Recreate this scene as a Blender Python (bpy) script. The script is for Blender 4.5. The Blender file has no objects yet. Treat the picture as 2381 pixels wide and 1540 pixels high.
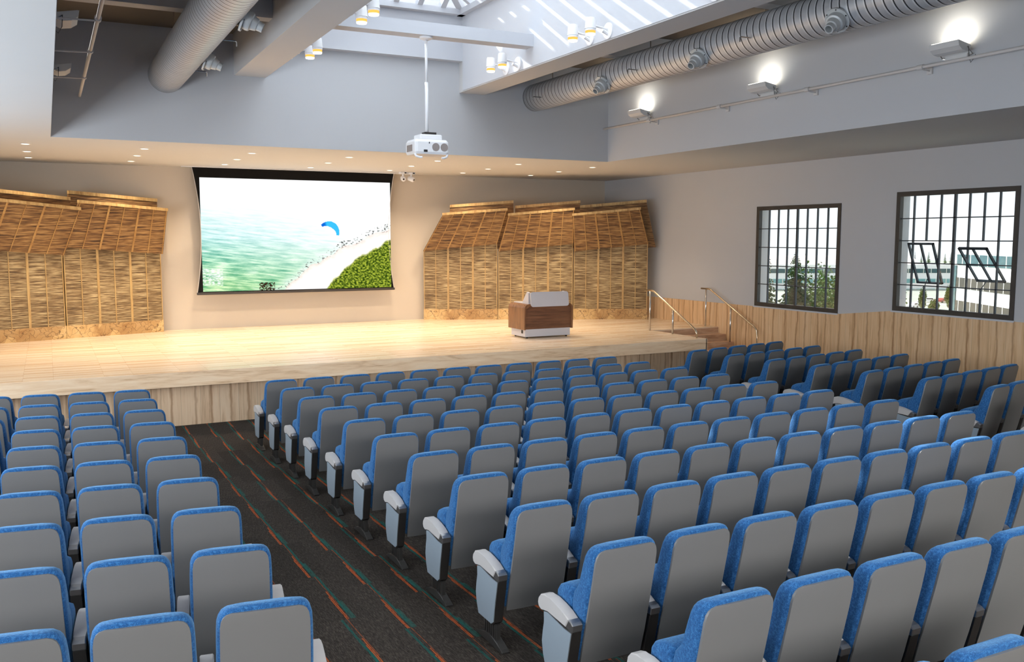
import bpy, bmesh, math, random
from math import sin, cos, pi, radians
from mathutils import Vector, Matrix, noise as mnoise
random.seed(7)
SC = bpy.context.scene
COL = SC.collection
# ------------------------------------------------------------------ materials
def lin(c):
    return tuple(((v/255)/12.92 if v/255 <= .04045 else ((v/255+.055)/1.055)**2.4) for v in c)+(1,)
class NT:
    def __init__(s, name):
        s.m = bpy.data.materials.new(name); s.m.use_nodes = True
        s.t = s.m.node_tree; s.t.nodes.clear()
        s.out = s.n('ShaderNodeOutputMaterial')
    def n(s, typ, **kw):
        nd = s.t.nodes.new(typ)
        for k, v in kw.items():
            if k in nd.inputs.keys() if not hasattr(nd, k) else False: nd.inputs[k].default_value = v
            else: setattr(nd, k, v)
        return nd
    def l(s, a, b): s.t.links.new(a, b)
    def math(s, op, a, b=None, c=None, clamp=False):
        nd = s.t.nodes.new('ShaderNodeMath'); nd.operation = op; nd.use_clamp = clamp
        for i, v in enumerate((a, b, c)):
            if v is None: continue
            if isinstance(v, (int, float)): nd.inputs[i].default_value = v
            else: s.l(v, nd.inputs[i])
        return nd.outputs[0]
    def mix(s, f, a, b, mode='MIX'):
        nd = s.t.nodes.new('ShaderNodeMix'); nd.data_type = 'RGBA'; nd.blend_type = mode
        for i, v in ((0, f), (6, a), (7, b)):
            if isinstance(v, (int, float)): nd.inputs[i].default_value = v
            elif isinstance(v, tuple): nd.inputs[i].default_value = v
            else: s.l(v, nd.inputs[i])
        return nd.outputs[2]
    def coord(s, scale=(1, 1, 1), rot=(0, 0, 0), loc=(0, 0, 0), kind='Object'):
        tc = s.n('ShaderNodeTexCoord'); mp = s.n('ShaderNodeMapping')
        mp.inputs['Scale'].default_value = scale; mp.inputs['Rotation'].default_value = rot
        mp.inputs['Location'].default_value = loc
        s.l(tc.outputs[kind], mp.inputs[0]); return mp.outputs[0]
    def noise(s, vec, scale=5, detail=3, rough=.55, dist=0):
        nd = s.n('ShaderNodeTexNoise'); nd.inputs['Scale'].default_value = scale
        nd.inputs['Detail'].default_value = detail; nd.inputs['Roughness'].default_value = rough
        nd.inputs['Distortion'].default_value = dist
        s.l(vec, nd.inputs['Vector']); return nd.outputs[0]
    def ramp(s, f, stops):
        nd = s.n('ShaderNodeValToRGB'); e = nd.color_ramp.elements
        while len(e) < len(stops): e.new(.5)
        for i, (p, c) in enumerate(stops): e[i].position = p; e[i].color = lin(c) if len(c) == 3 else c
        s.l(f, nd.inputs[0]); return nd.outputs[0]
    def bsdf(s, color, rough=.6, metal=0, bump=None, bstr=.2, bdist=.01, spec=.5, **kw):
        b = s.n('ShaderNodeBsdfPrincipled')
        if isinstance(color, tuple): b.inputs['Base Color'].default_value = color
        else: s.l(color, b.inputs['Base Color'])
        if isinstance(rough, (int, float)): b.inputs['Roughness'].default_value = rough
        else: s.l(rough, b.inputs['Roughness'])
        b.inputs['Metallic'].default_value = metal; b.inputs['Specular IOR Level'].default_value = spec
        for k, v in kw.items(): b.inputs[k.replace('_', ' ')].default_value = v
        if bump is not None:
            bp = s.n('ShaderNodeBump'); bp.inputs['Strength'].default_value = bstr; bp.inputs['Distance'].default_value = bdist
            s.l(bump, bp.inputs['Height']); s.l(bp.outputs[0], b.inputs['Normal'])
        s.l(b.outputs[0], s.out.inputs[0]); return b
def plain(name, rgb, rough=.5, metal=0, var=.06, scale=6, spec=.5, **kw):
    t = NT(name); v = t.noise(t.coord(), scale, 3)
    c = lin(rgb); d = tuple(max(0, x*(1-var)) for x in c[:3])+(1,); e = tuple(min(1, x*(1+var)) for x in c[:3])+(1,)
    t.bsdf(t.mix(v, d, e), rough, metal, spec=spec, **kw); return t.m
def emit(name, rgb, strength):
    t = NT(name); e = t.n('ShaderNodeEmission'); e.inputs[0].default_value = lin(rgb); e.inputs[1].default_value = strength
    t.l(e.outputs[0], t.out.inputs[0]); return t.m

def wood_boards(name, axis, width, light, mid, dark, rough=.45, contrast=1.0, bumpy=True):
    """boards side by side along `axis` (0=x,1=y), grain running up (z)"""
    t = NT(name)
    tc = t.n('ShaderNodeTexCoord'); sep = t.n('ShaderNodeSeparateXYZ'); t.l(tc.outputs['Object'], sep.inputs[0])
    a = sep.outputs[axis]; z = sep.outputs[2]
    b = t.math('DIVIDE', a, width); idx = t.math('FLOOR', b); fr = t.math('FRACT', b)
    wn = t.n('ShaderNodeTexWhiteNoise', noise_dimensions='1D'); t.l(idx, wn.inputs['W'])
    cmb = t.n('ShaderNodeCombineXYZ'); t.l(t.math('MULTIPLY', a, 9.0), cmb.inputs[0]); t.l(t.math('MULTIPLY', z, .55), cmb.inputs[1])
    t.l(t.math('MULTIPLY', wn.outputs[0], 37.), cmb.inputs[2])
    n1 = t.noise(cmb.outputs[0], 1.0, 5, .6, 1.4)
    cmb2 = t.n('ShaderNodeCombineXYZ'); t.l(t.math('MULTIPLY', a, 60.0), cmb2.inputs[0]); t.l(t.math('MULTIPLY', z, 1.6), cmb2.inputs[1]); t.l(idx, cmb2.inputs[2])
    n2 = t.noise(cmb2.outputs[0], 1.0, 3, .6, .3)
    # one dark heart streak down each board
    cz = t.n('ShaderNodeCombineXYZ'); t.l(t.math('MULTIPLY', z, 1.8), cz.inputs[0]); t.l(t.math('MULTIPLY', idx, 3.7), cz.inputs[1])
    wob = t.math('MULTIPLY', t.math('SUBTRACT', t.noise(cz.outputs[0], 1.0, 3), .5), .35)
    cen = t.math('ADD', t.math('MULTIPLY', wn.outputs[0], .6), .2)
    dd = t.math('ABSOLUTE', t.math('SUBTRACT', t.math('ADD', fr, wob), cen))
    wd = t.math('ADD', t.math('MULTIPLY', t.noise(cz.outputs[0], 2.3, 3), .16), .02)
    streak = t.math('SUBTRACT', 1.0, t.math('DIVIDE', dd, wd, clamp=True), clamp=True)
    f = t.math('ADD', t.math('MULTIPLY', n1, .75), t.math('MULTIPLY', n2, .3))
    col = t.ramp(f, [(.30, light), (.55, mid), (.80, dark)])
    col = t.mix(t.math('MULTIPLY', streak, t.math('MULTIPLY', t.math('ADD', n2, .35), .85*contrast)), col, lin(dark))
    edge = t.math('LESS_THAN', fr, .012)
    col = t.mix(t.math('MULTIPLY', edge, .6), col, lin(tuple(int(c*.55) for c in dark)))
    col = t.mix(t.math('MULTIPLY', wn.outputs[0], .25), col, lin(mid))
    t.bsdf(col, rough, bump=n2, bstr=.12 if bumpy else 0, bdist=.004); return t.m

def grain(name, light, mid, dark, sc=(1.2, 14, 14), rough=.4, cracks=False, dist=.8):
    t = NT(name); v = t.coord(sc)
    n1 = t.noise(v, 1.3, 5, .6, dist); n2 = t.noise(t.coord(tuple(4*x for x in sc)), 1.5, 2)
    f = t.math('ADD', t.math('MULTIPLY', n1, .8), t.math('MULTIPLY', n2, .22))
    col = t.ramp(f, [(.33, light), (.55, mid), (.76, dark)])
    if cracks:
        vo = t.n('ShaderNodeTexVoronoi', feature='DISTANCE_TO_EDGE'); vo.inputs['Scale'].default_value = 3.2
        w = t.n('ShaderNodeVectorMath', operation='ADD'); nn = t.n('ShaderNodeTexNoise'); nn.inputs['Scale'].default_value = 3
        cc = t.coord((1.2, 1.2, 1.2)); t.l(cc, nn.inputs['Vector']); t.l(cc, w.inputs[0]); t.l(nn.outputs['Color'], w.inputs[1])
        t.l(w.outputs[0], vo.inputs['Vector'])
        cr = t.math('LESS_THAN', vo.outputs['Distance'], .022)
        patch = t.noise(t.coord((1, 1, 1)), 1.1, 2)
        col = t.mix(t.math('MULTIPLY', t.math('GREATER_THAN', patch, .52), .45), col, lin(dark))
        col = t.mix(t.math('MULTIPLY', cr, .7), col, lin(tuple(int(c*.6) for c in dark)))
    t.bsdf(col, rough, bump=n1, bstr=.1, bdist=.004); return t.m

def wall_paint(name, rgb):
    t = NT(name); n = t.noise(t.coord(), 1.2, 4); f = t.noise(t.coord(), 220, 2)
    c = lin(rgb); t.bsdf(t.mix(n, tuple(x*.965 for x in c[:3])+(1,), c), .85, bump=f, bstr=.03, bdist=.002, spec=.2); return t.m
M = {}
M['wall'] = wall_paint('wall paint', (198, 199, 202))
M['wall_warm'] = wall_paint('stage wall paint', (208, 196, 180))
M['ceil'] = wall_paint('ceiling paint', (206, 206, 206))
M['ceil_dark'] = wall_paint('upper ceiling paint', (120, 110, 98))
M['white'] = wall_paint('white well paint', (205, 207, 213))
M['beam'] = wall_paint('beam paint', (204, 203, 203))
M['wains'] = wood_boards('wainscot boards', 1, .31, (240, 212, 176), (224, 186, 142), (146, 92, 46))
M['front'] = wood_boards('stage front boards', 0, .30, (244, 220, 190), (232, 200, 164), (146, 96, 54))
M['lip'] = grain('stage lip wood', (242, 218, 188), (230, 198, 162), (180, 138, 100), (.9, 9, 9), .35)
M['step'] = grain('stair wood', (216, 184, 154), (194, 156, 126), (156, 116, 86), (1.4, 10, 10), .4)
def parquet():
    t = NT('stage parquet'); v = t.coord((1, 1, 1))
    br = t.n('ShaderNodeTexBrick'); br.inputs['Scale'].default_value = 1.0; br.inputs['Brick Width'].default_value = 1.1
    br.inputs['Row Height'].default_value = .075; br.inputs['Mortar Size'].default_value = .0018; br.offset = .37; br.offset_frequency = 2
    br.inputs['Color1'].default_value = lin((250, 234, 210)); br.inputs['Color2'].default_value = lin((222, 190, 154)); br.inputs['Mortar'].default_value = lin((176, 138, 102))
    br.inputs['Bias'].default_value = -.2
    t.l(v, br.inputs['Vector'])
    n = t.noise(t.coord((2, 26, 1)), 1.6, 4, .6, .5)
    col = t.mix(t.math('MULTIPLY', n, .35), br.outputs[0], lin((222, 196, 164)), 'MULTIPLY')
    t.bsdf(col, t.math('ADD', t.math('MULTIPLY', n, .15), .17), spec=.6); return t.m
M['parquet'] = parquet()
def carpet():
    t = NT('carpet planks'); W, L = .333, 1.02
    tc = t.n('ShaderNodeTexCoord'); sep = t.n('ShaderNodeSeparateXYZ'); t.l(tc.outputs['Object'], sep.inputs[0])
    x, y = sep.outputs[0], sep.outputs[1]
    cx = t.math('DIVIDE', x, W); ix = t.math('FLOOR', cx); fx = t.math('FRACT', cx)
    sh = t.math('MULTIPLY', ix, .37)
    cy = t.math('ADD', t.math('DIVIDE', y, L), sh); iy = t.math('FLOOR', cy); fy = t.math('FRACT', cy)
    cid = t.n('ShaderNodeCombineXYZ'); t.l(ix, cid.inputs[0]); t.l(iy, cid.inputs[1])
    wn = t.n('ShaderNodeTexWhiteNoise', noise_dimensions='2D'); t.l(cid.outputs[0], wn.inputs['Vector'])
    sr = t.n('ShaderNodeSeparateColor'); t.l(wn.outputs['Color'], sr.inputs[0]); r1, r2, r3 = sr.outputs
    fib = t.noise(t.coord((150, 18, 1)), 1.0, 2, .6); fib2 = t.noise(t.coord((60, 260, 1)), 1.0, 2, .6)
    base = t.ramp(t.math('ADD', t.math('MULTIPLY', fib, .6), t.math('MULTIPLY', fib2, .4)), [(.3, (34, 30, 28)), (.5, (62, 56, 51)), (.7, (98, 90, 82))])
    base = t.mix(t.math('MULTIPLY', r1, .45), base, lin((30, 27, 25)))
    wob = t.math('MULTIPLY', t.math('SUBTRACT', t.noise(t.coord((.8, 1.2, 1)), 1.2, 2), .5), .06)
    def line(pos, wid, rgb, prev, lo, hi, strength=1.0):
        d = t.math('ABSOLUTE', t.math('SUBTRACT', t.math('ADD', fx, wob), pos))
        m = t.math('LESS_THAN', d, wid)
        if lo is not None:
            m = t.math('MULTIPLY', m, t.math('MULTIPLY', t.math('GREATER_THAN', fy, lo), t.math('LESS_THAN', fy, hi)))
        br = t.math('ADD', t.math('MULTIPLY', t.math('GREATER_THAN', fib, .42), .6), .4)
        return t.mix(t.math('MULTIPLY', t.math('MULTIPLY', m, br), strength), prev, lin(rgb))
    sw = t.math('ADD', .50, t.math('MULTIPLY', t.math('GREATER_THAN', r2, .5), .07))
    tp = t.math('ADD', sw, t.math('MULTIPLY', t.math('SUBTRACT', t.math('MULTIPLY', t.math('GREATER_THAN', r3, .35), 2.0), 1.0), .085))
    col = line(tp, .03, (30, 90, 84), base, .12, 1.0, .8)
    col = line(t.math('ADD', tp, .03), .06, (34, 96, 88), col, .0, .38, .55)
    col = line(sw, .013, (176, 84, 38), col, .0, .62, 1.0)
    col = line(t.math('SUBTRACT', sw, .035), .010, (190, 88, 36), col, .0, .5, .9)
    col = line(t.math('ADD', sw, .035), .009, (150, 78, 44), col, .3, 1.0, .8)
    t.bsdf(col, .95, bump=fib, bstr=.5, bdist=.004, spec=.1); return t.m
M['carpet'] = carpet()
def bamboo(name, light, mid, dark):
    t = NT(name)
    n1 = t.noise(t.coord((2.2, 1, 70)), 1.0, 4, .6, .0); n2 = t.noise(t.coord((4, 1, 120)), 1.0, 2, .6, .0)
    n3 = t.noise(t.coord((.8, 1, 2.5)), 1.0, 2)
    f = t.math('ADD', t.math('MULTIPLY', n1, .55), t.math('ADD', t.math('MULTIPLY', n2, .35), t.math('MULTIPLY', n3, .12)))
    col = t.ramp(f, [(.40, dark), (.5, mid), (.59, light)])
    t.bsdf(col, .6, bump=n2, bstr=.5, bdist=.01); return t.m
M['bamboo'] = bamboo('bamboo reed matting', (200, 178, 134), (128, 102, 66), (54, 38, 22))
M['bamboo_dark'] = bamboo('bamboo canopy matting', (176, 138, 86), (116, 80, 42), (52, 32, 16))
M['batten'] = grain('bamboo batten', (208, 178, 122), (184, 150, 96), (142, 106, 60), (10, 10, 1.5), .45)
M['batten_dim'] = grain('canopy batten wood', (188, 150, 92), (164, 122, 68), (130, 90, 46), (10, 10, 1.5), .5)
M['plinth'] = grain('plinth wood', (222, 190, 138), (206, 170, 114), (150, 106, 58), (2, 2, 2), .5, cracks=True)
M['walnut'] = grain('walnut', (128, 88, 60), (104, 68, 46), (66, 40, 27), (1.0, 18, 18), .35)
M['walnut_v'] = grain('walnut side', (150, 104, 66), (124, 84, 54), (88, 56, 36), (16, 16, 1.2), .35)
def fabric():
    t = NT('blue fabric'); n = t.noise(t.coord(), 240, 3, .7); n2 = t.noise(t.coord(), 70, 3, .6)
    col = t.ramp(t.math('ADD', t.math('MULTIPLY', n, .55), t.math('MULTIPLY', n2, .45)), [(.32, (18, 52, 94)), (.5, (34, 82, 134)), (.68, (70, 128, 180))])
    b = t.bsdf(col, .9, bump=n, bstr=.35, bdist=.003, spec=.15)
    b.inputs['Sheen Weight'].default_value = .5; b.inputs['Sheen Tint'].default_value = lin((150, 200, 240)); return t.m
M['fabric'] = fabric()
M['shell'] = plain('grey plastic shell', (112, 111, 110), .38, var=.03)
M['arm'] = plain('pale grey armrest', (184, 180, 178), .45, var=.03)
M['plate'] = plain('pale blue grey side plate', (138, 150, 160), .4, var=.03)
M['dark'] = plain('dark bracket metal', (52, 49, 47), .4, .3)
M['capm'] = plain('brushed end cap', (150, 148, 148), .28, .85)
M['foot'] = plain('dark foot casting', (70, 68, 66), .4, .5)
M['steel'] = plain('satin steel', (205, 200, 195), .22, .95)
M['black'] = plain('matt black cloth', (14, 13, 12), .8, spec=.2)
M['blackp'] = plain('black plastic', (16, 16, 17), .4)
M['bar'] = plain('dark weight bar', (66, 62, 60), .45, .4)
M['wplastic'] = plain('white plastic', (240, 240, 242), .35, var=.02)
M['grill'] = plain('grey grille', (150, 140, 136), .6)
M['lampbody'] = plain('pale lamp housing', (208, 208, 208), .45, var=.03)
M['pipe'] = plain('painted pipe', (206, 202, 200), .45, var=.03)
M['frame'] = plain('window steel', (70, 66, 62), .5, .3, var=.25, scale=9)
M['muntin'] = plain('glazing bar steel', (66, 72, 78), .4, .4)
M['lectern_white'] = plain('light grey laminate', (196, 192, 196), .35, var=.02)
def ductmat():
    t = NT('spiral duct'); tc = t.n('ShaderNodeTexCoord'); sep = t.n('ShaderNodeSeparateXYZ'); t.l(tc.outputs['Object'], sep.inputs[0])
    ang = t.math('DIVIDE', t.math('ARCTAN2', sep.outputs[2], sep.outputs[0]), 2*pi)
    f = t.math('FRACT', t.math('ADD', t.math('DIVIDE', sep.outputs[1], .125), ang))
    line = t.math('LESS_THAN', f, .15)
    n = t.noise(t.coord((3, 3, 3)), 3, 4)
    hi = t.math('MULTIPLY', t.math('GREATER_THAN', f, .15), t.math('LESS_THAN', f, .32))
    base = t.mix(n, lin((176, 178, 182)), lin((206, 208, 212)))
    base = t.mix(t.math('MULTIPLY', hi, .5), base, lin((235, 236, 238)))
    col = t.mix(line, base, lin((58, 60, 64)))
    t.bsdf(col, .35, .35, bump=line, bstr=.5, bdist=-.006); return t.m
M['duct'] = ductmat()
M['nozzle'] = plain('nozzle grey', (196, 198, 198), .4, .15, var=.03)
def glassmat(name, tint=(245, 250, 252), refl=.06):
    t = NT(name); tr = t.n('ShaderNodeBsdfTransparent'); tr.inputs[0].default_value = lin(tint)
    gl = t.n('ShaderNodeBsdfGlossy'); gl.inputs['Roughness'].default_value = .02
    mx = t.n('ShaderNodeMixShader'); mx.inputs[0].default_value = refl
    t.l(tr.outputs[0], mx.inputs[1]); t.l(gl.outputs[0], mx.inputs[2]); t.l(mx.outputs[0], t.out.inputs[0]); return t.m
M['glass'] = glassmat('window glass')
M['glow_warm'] = emit('warm lamp lens', (255, 176, 84), 1.6)
M['glow_white'] = emit('white lamp lens', (255, 246, 232), 3.0)
M['glow_down'] = emit('downlight lens', (255, 238, 205), 5.0)
M['glow_flood'] = emit('flood lamp glass', (255, 246, 225), 10.0)

# ------------------------------------------------------------------ mesh helpers
def new_obj(name, bm, mat, parent=None, loc=None, rot=None, smooth=False, bevel=None):
    me = bpy.data.meshes.new(name); bmesh.ops.recalc_face_normals(bm, faces=bm.faces[:]); bm.to_mesh(me); bm.free()
    for m in (mat if isinstance(mat, list) else [mat]): me.materials.append(m)
    if smooth:
        for p in me.polygons: p.use_smooth = True
    o = bpy.data.objects.new(name, me); COL.objects.link(o)
    if parent: o.parent = parent
    if loc: o.location = loc
    if rot: o.rotation_euler = rot
    if bevel:
        b = o.modifiers.new('b', 'BEVEL'); b.width = bevel; b.segments = 2; b.limit_method = 'ANGLE'
    return o
def box(bm, x0, x1, y0, y1, z0, z1, mi=0):
    v = [bm.verts.new(p) for p in ((x0,y0,z0),(x1,y0,z0),(x1,y1,z0),(x0,y1,z0),(x0,y0,z1),(x1,y0,z1),(x1,y1,z1),(x0,y1,z1))]
    for f in ((0,3,2,1),(4,5,6,7),(0,1,5,4),(1,2,6,5),(2,3,7,6),(3,0,4,7)):
        fc = bm.faces.new([v[i] for i in f]); fc.material_index = mi
    return v
def boxes(*bs):
    bm = bmesh.new()
    for b in bs: box(bm, *b)
    return bm
def hexa(bm, p):   # 8 corner points, bottom 4 then top 4
    v = [bm.verts.new(q) for q in p]
    for f in ((0,3,2,1),(4,5,6,7),(0,1,5,4),(1,2,6,5),(2,3,7,6),(3,0,4,7)): bm.faces.new([v[i] for i in f])
def prism(bm, pts, a0, a1, axis='x', mi=0):
    """extrude a polygon; pts are the two remaining coordinates"""
    def P(a, p):
        return {'x': (a, p[0], p[1]), 'y': (p[0], a, p[1]), 'z': (p[0], p[1], a)}[axis]
    A = [bm.verts.new(P(a0, p)) for p in pts]; B = [bm.verts.new(P(a1, p)) for p in pts]
    n = len(pts); bm.faces.new(A[::-1]).material_index = mi; bm.faces.new(B).material_index = mi
    for i in range(n): bm.faces.new((A[i], A[(i+1) % n], B[(i+1) % n], B[i])).material_index = mi
def tube(bm, pts, r, seg=10, cap=True):
    pts = [Vector(p) for p in pts]; rings = []
    for i, p in enumerate(pts):
        if i == 0: d = pts[1]-pts[0]
        elif i == len(pts)-1: d = pts[-1]-pts[-2]
        else: d = (pts[i+1]-pts[i]).normalized()+(pts[i]-pts[i-1]).normalized()
        d.normalize(); a = Vector((0,0,1)) if abs(d.z) < .9 else Vector((1,0,0))
        u = d.cross(a).normalized(); w = d.cross(u).normalized()
        rr = r[i] if isinstance(r, (list, tuple)) else r
        rings.append([bm.verts.new(p+u*rr*cos(2*pi*k/seg)+w*rr*sin(2*pi*k/seg)) for k in range(seg)])
    for a, b in zip(rings, rings[1:]):
        for k in range(seg): bm.faces.new((a[k], a[(k+1) % seg], b[(k+1) % seg], b[k]))
    if cap: bm.faces.new(rings[0][::-1]); bm.faces.new(rings[-1])
def loft(bm, rings, cap=True):
    R = [[bm.verts.new(p) for p in r] for r in rings]; n = len(R[0])
    for a, b in zip(R, R[1:]):
        for k in range(n): bm.faces.new((a[k], a[(k+1) % n], b[(k+1) % n], b[k]))
    if cap: bm.faces.new(R[0][::-1]); bm.faces.new(R[-1])
def rrect(x0, x1, y0, y1, z, r, seg=3):
    r = min(r, (x1-x0)/2-1e-4, (y1-y0)/2-1e-4); pts = []
    for cx, cy, a in ((x1-r, y1-r, 0), (x0+r, y1-r, 90), (x0+r, y0+r, 180), (x1-r, y0+r, 270)):
        for k in range(seg+1):
            t = radians(a+90*k/seg); pts.append((cx+r*cos(t), cy+r*sin(t), z))
    return pts
def lathe(bm, prof, axis, origin, seg=24):
    """prof: list of (distance along axis, radius)"""
    d = Vector(axis).normalized(); o = Vector(origin); a = Vector((0,0,1)) if abs(d.z) < .9 else Vector((1,0,0))
    u = d.cross(a).normalized(); w = d.cross(u)
    loft(bm, [[o+d*t+u*r*cos(2*pi*k/seg)+w*r*sin(2*pi*k/seg) for k in range(seg)] for t, r in prof])
def interp(tab, x):
    for (a, b), (c, d) in zip(tab, tab[1:]):
        if x <= c: return b+(d-b)*max(0, (x-a))/(c-a)
    return tab[-1][1]
def tag(o, label=None, cat=None, group=None, kind=None):
    if label: o['label'] = label
    if cat: o['category'] = cat
    if group: o['group'] = group
    if kind: o['kind'] = kind
    return o
def empty(name, loc=(0,0,0), rotz=0, label=None, cat=None, group=None, kind=None):
    o = bpy.data.objects.new(name, None); COL.objects.link(o); o.location = loc; o.rotation_euler = (0,0,rotz)
    o.empty_display_size = .1
    return tag(o, label, cat, group, kind)
def struct(name, bm, mat, label, cat='structure', **kw):
    return tag(new_obj(name, bm, mat, **kw), label, cat, kind='structure')
def copy_tree(o, parent=None):
    c = o.copy(); COL.objects.link(c)
    if parent: c.parent = parent
    for ch in list(o.children): copy_tree(ch, c)
    return c

# ------------------------------------------------------------------ key dimensions (metres)
XW, XL, YB, YR = 14.15, -3.4, 21.93, -3.6      # right wall, left wall, back wall, rear wall
ZS = 4.59                                       # low ceiling
YF, FL, FR = 16.35, .141, 10.615                # upper well: front fascia, left and right fascia
ZU = 6.46                                       # upper side ceilings
BL0, BL1, BR0, BR1, ZB = 3.0, 3.535, 7.21, 7.745, 5.77   # beams
ZW = 7.15                                       # top of white well
SY, SZ, SX = 14.95, .90, 12.20                  # stage front, height, right edge of notch
K, Y0 = .0317, 12.82                            # rake of the floor
def floor_z(y): return K*max(0, Y0-y)

# ------------------------------------------------------------------ shell
bm = bmesh.new()
v = [bm.verts.new(p) for p in ((XL, 15.3, 0), (XW+.1, 15.3, 0), (XW+.1, Y0, 0), (XL, Y0, 0), (XL, YR, floor_z(YR)), (XW+.1, YR, floor_z(YR)))]
bm.faces.new((v[0], v[3], v[2], v[1])); bm.faces.new((v[3], v[4], v[5], v[2]))
g = bmesh.ops.extrude_face_region(bm, geom=bm.faces[:]); bmesh.ops.translate(bm, vec=(0,0,-.15), verts=[e for e in g['geom'] if isinstance(e, bmesh.types.BMVert)])
struct('floor', bm, M['carpet'], 'dark carpet floor with orange and teal streaks', 'floor')
struct('wall_back', boxes((XL-.3, XW+.35, YB, YB+.3, 0, ZS+.1)), M['wall_warm'], 'beige back wall behind the stage', 'wall')
struct('wall_left', boxes((XL-.3, XL, YR, YB, 0, ZS+.1)), M['wall'], 'pale left side wall', 'wall')
struct('wall_rear', boxes((XL-.3, XW+.35, YR-.3, YR, 0, 7.4)), M['wall'], 'pale rear wall behind the audience', 'wall')
W1 = (13.26, 15.68, 1.48, 3.685); W2 = (9.51, 11.93, 1.637, 3.843)
def wallR():
    bm = bmesh.new(); T = .35; x0, x1 = XW, XW+T
    ys = [YR, W2[0], W2[1], W1[0], W1[1], YB]
    box(bm, x0, x1, ys[0], ys[1], 0, ZS+.1); box(bm, x0, x1, ys[2], ys[3], 0, ZS+.1); box(bm, x0, x1, ys[4], ys[5], 0, ZS+.1)
    for w in (W1, W2): box(bm, x0, x1, w[0], w[1], 0, w[2]); box(bm, x0, x1, w[0], w[1], w[3], ZS+.1)
    bmesh.ops.remove_doubles(bm, verts=bm.verts[:], dist=1e-4)
    return bm
struct('wall_right', wallR(), M['wall'], 'grey right side wall with two steel windows', 'wall')
# wainscot on the right wall, its top edge steps up between the windows
bm = bmesh.new()
prof = [(YB, 0), (YB, 1.452), (13.24, 1.470), (11.96, 1.622), (YR, 1.622), (YR, 0)]
prism(bm, prof, XW-.03, XW, 'x')
struct('trim_1', bm, M['wains'], 'blond wood wainscot with dark vertical grain on the right wall', 'wainscot')
# low ceiling ring
struct('ceiling', boxes((XL, XW+.3, YF+.003, YB, ZS, ZS+.12), (XL, FL-.003, YR, YF+.003, ZS, ZS+.12), (FR+.003, XW+.3, YR, YF+.003, ZS, ZS+.12)), M['ceil'], 'low plaster ceiling around the raised centre bay', 'ceiling')
struct('wall_front_upper', boxes((XL, XW, YF, YF+.2, ZS+.002, 7.6)), M['wall'], 'tall pale bulkhead wall above the stage ceiling', 'wall')
struct('wall_left_upper', boxes((FL-.15, FL, YR, YF, ZS+.002, 7.4)), M['wall'], 'left bulkhead wall above the low ceiling', 'wall')
struct('wall_right_upper', boxes((FR, FR+.15, YR, YF, ZS+.002, 7.4)), M['wall'], 'right bulkhead wall carrying the flood lamps', 'wall')
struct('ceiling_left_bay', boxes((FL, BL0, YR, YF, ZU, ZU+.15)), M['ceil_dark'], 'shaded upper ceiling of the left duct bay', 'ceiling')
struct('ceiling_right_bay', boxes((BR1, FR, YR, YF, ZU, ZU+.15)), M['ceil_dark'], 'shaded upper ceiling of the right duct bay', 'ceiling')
struct('beam_left', boxes((BL0, BL1, YR, YF, ZB, 7.3)), M['beam'], 'long pale beam left of the skylight', 'beam')
struct('beam_right', boxes((BR0, BR1, YR, YF, ZB, 7.3)), M['beam'], 'long pale beam right of the skylight', 'beam')
struct('trim_2', boxes((BL1, BR0, 16.16, YF, 6.335, ZW+.05)), M['white'], 'white header across the far end of the skylight well', 'header')
bm = bmesh.new()
struct('trim_3', boxes((BL1, BL1+.012, YR, 16.16, ZB+.02, ZW+.02)), M['white'], 'white lining on the left side of the skylight well', 'lining')
struct('trim_4', boxes((BR0-.012, BR0, YR, 16.16, ZB+.02, ZW+.02)), M['white'], 'white sunlit lining on the right side of the skylight well', 'lining')
for i, y in enumerate((13.32, 9.5, 5.7)):
    b = boxes((BL1, BR0, y, y+.27, 6.09, 6.285)) if i == 0 else boxes((BL1, BR0, y, y+.27, 6.25, 6.285))
    if i == 0: struct('beam_cross', b, M['white'], 'white cross beam that holds the projector pole', 'beam')
    else: b.free()
    struct('beam_side', boxes((FL, BL0, y, y+.25, 6.09, ZU)), M['beam'], 'short %s cross beam under the left duct bay ceiling' % ('far', 'middle', 'near')[i], 'beam')
    struct('beam_side', boxes((BR1, FR, y, y+.25, 6.09, ZU)), M['beam'], 'short %s cross beam under the right duct bay ceiling' % ('far', 'middle', 'near')[i], 'beam')
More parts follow.
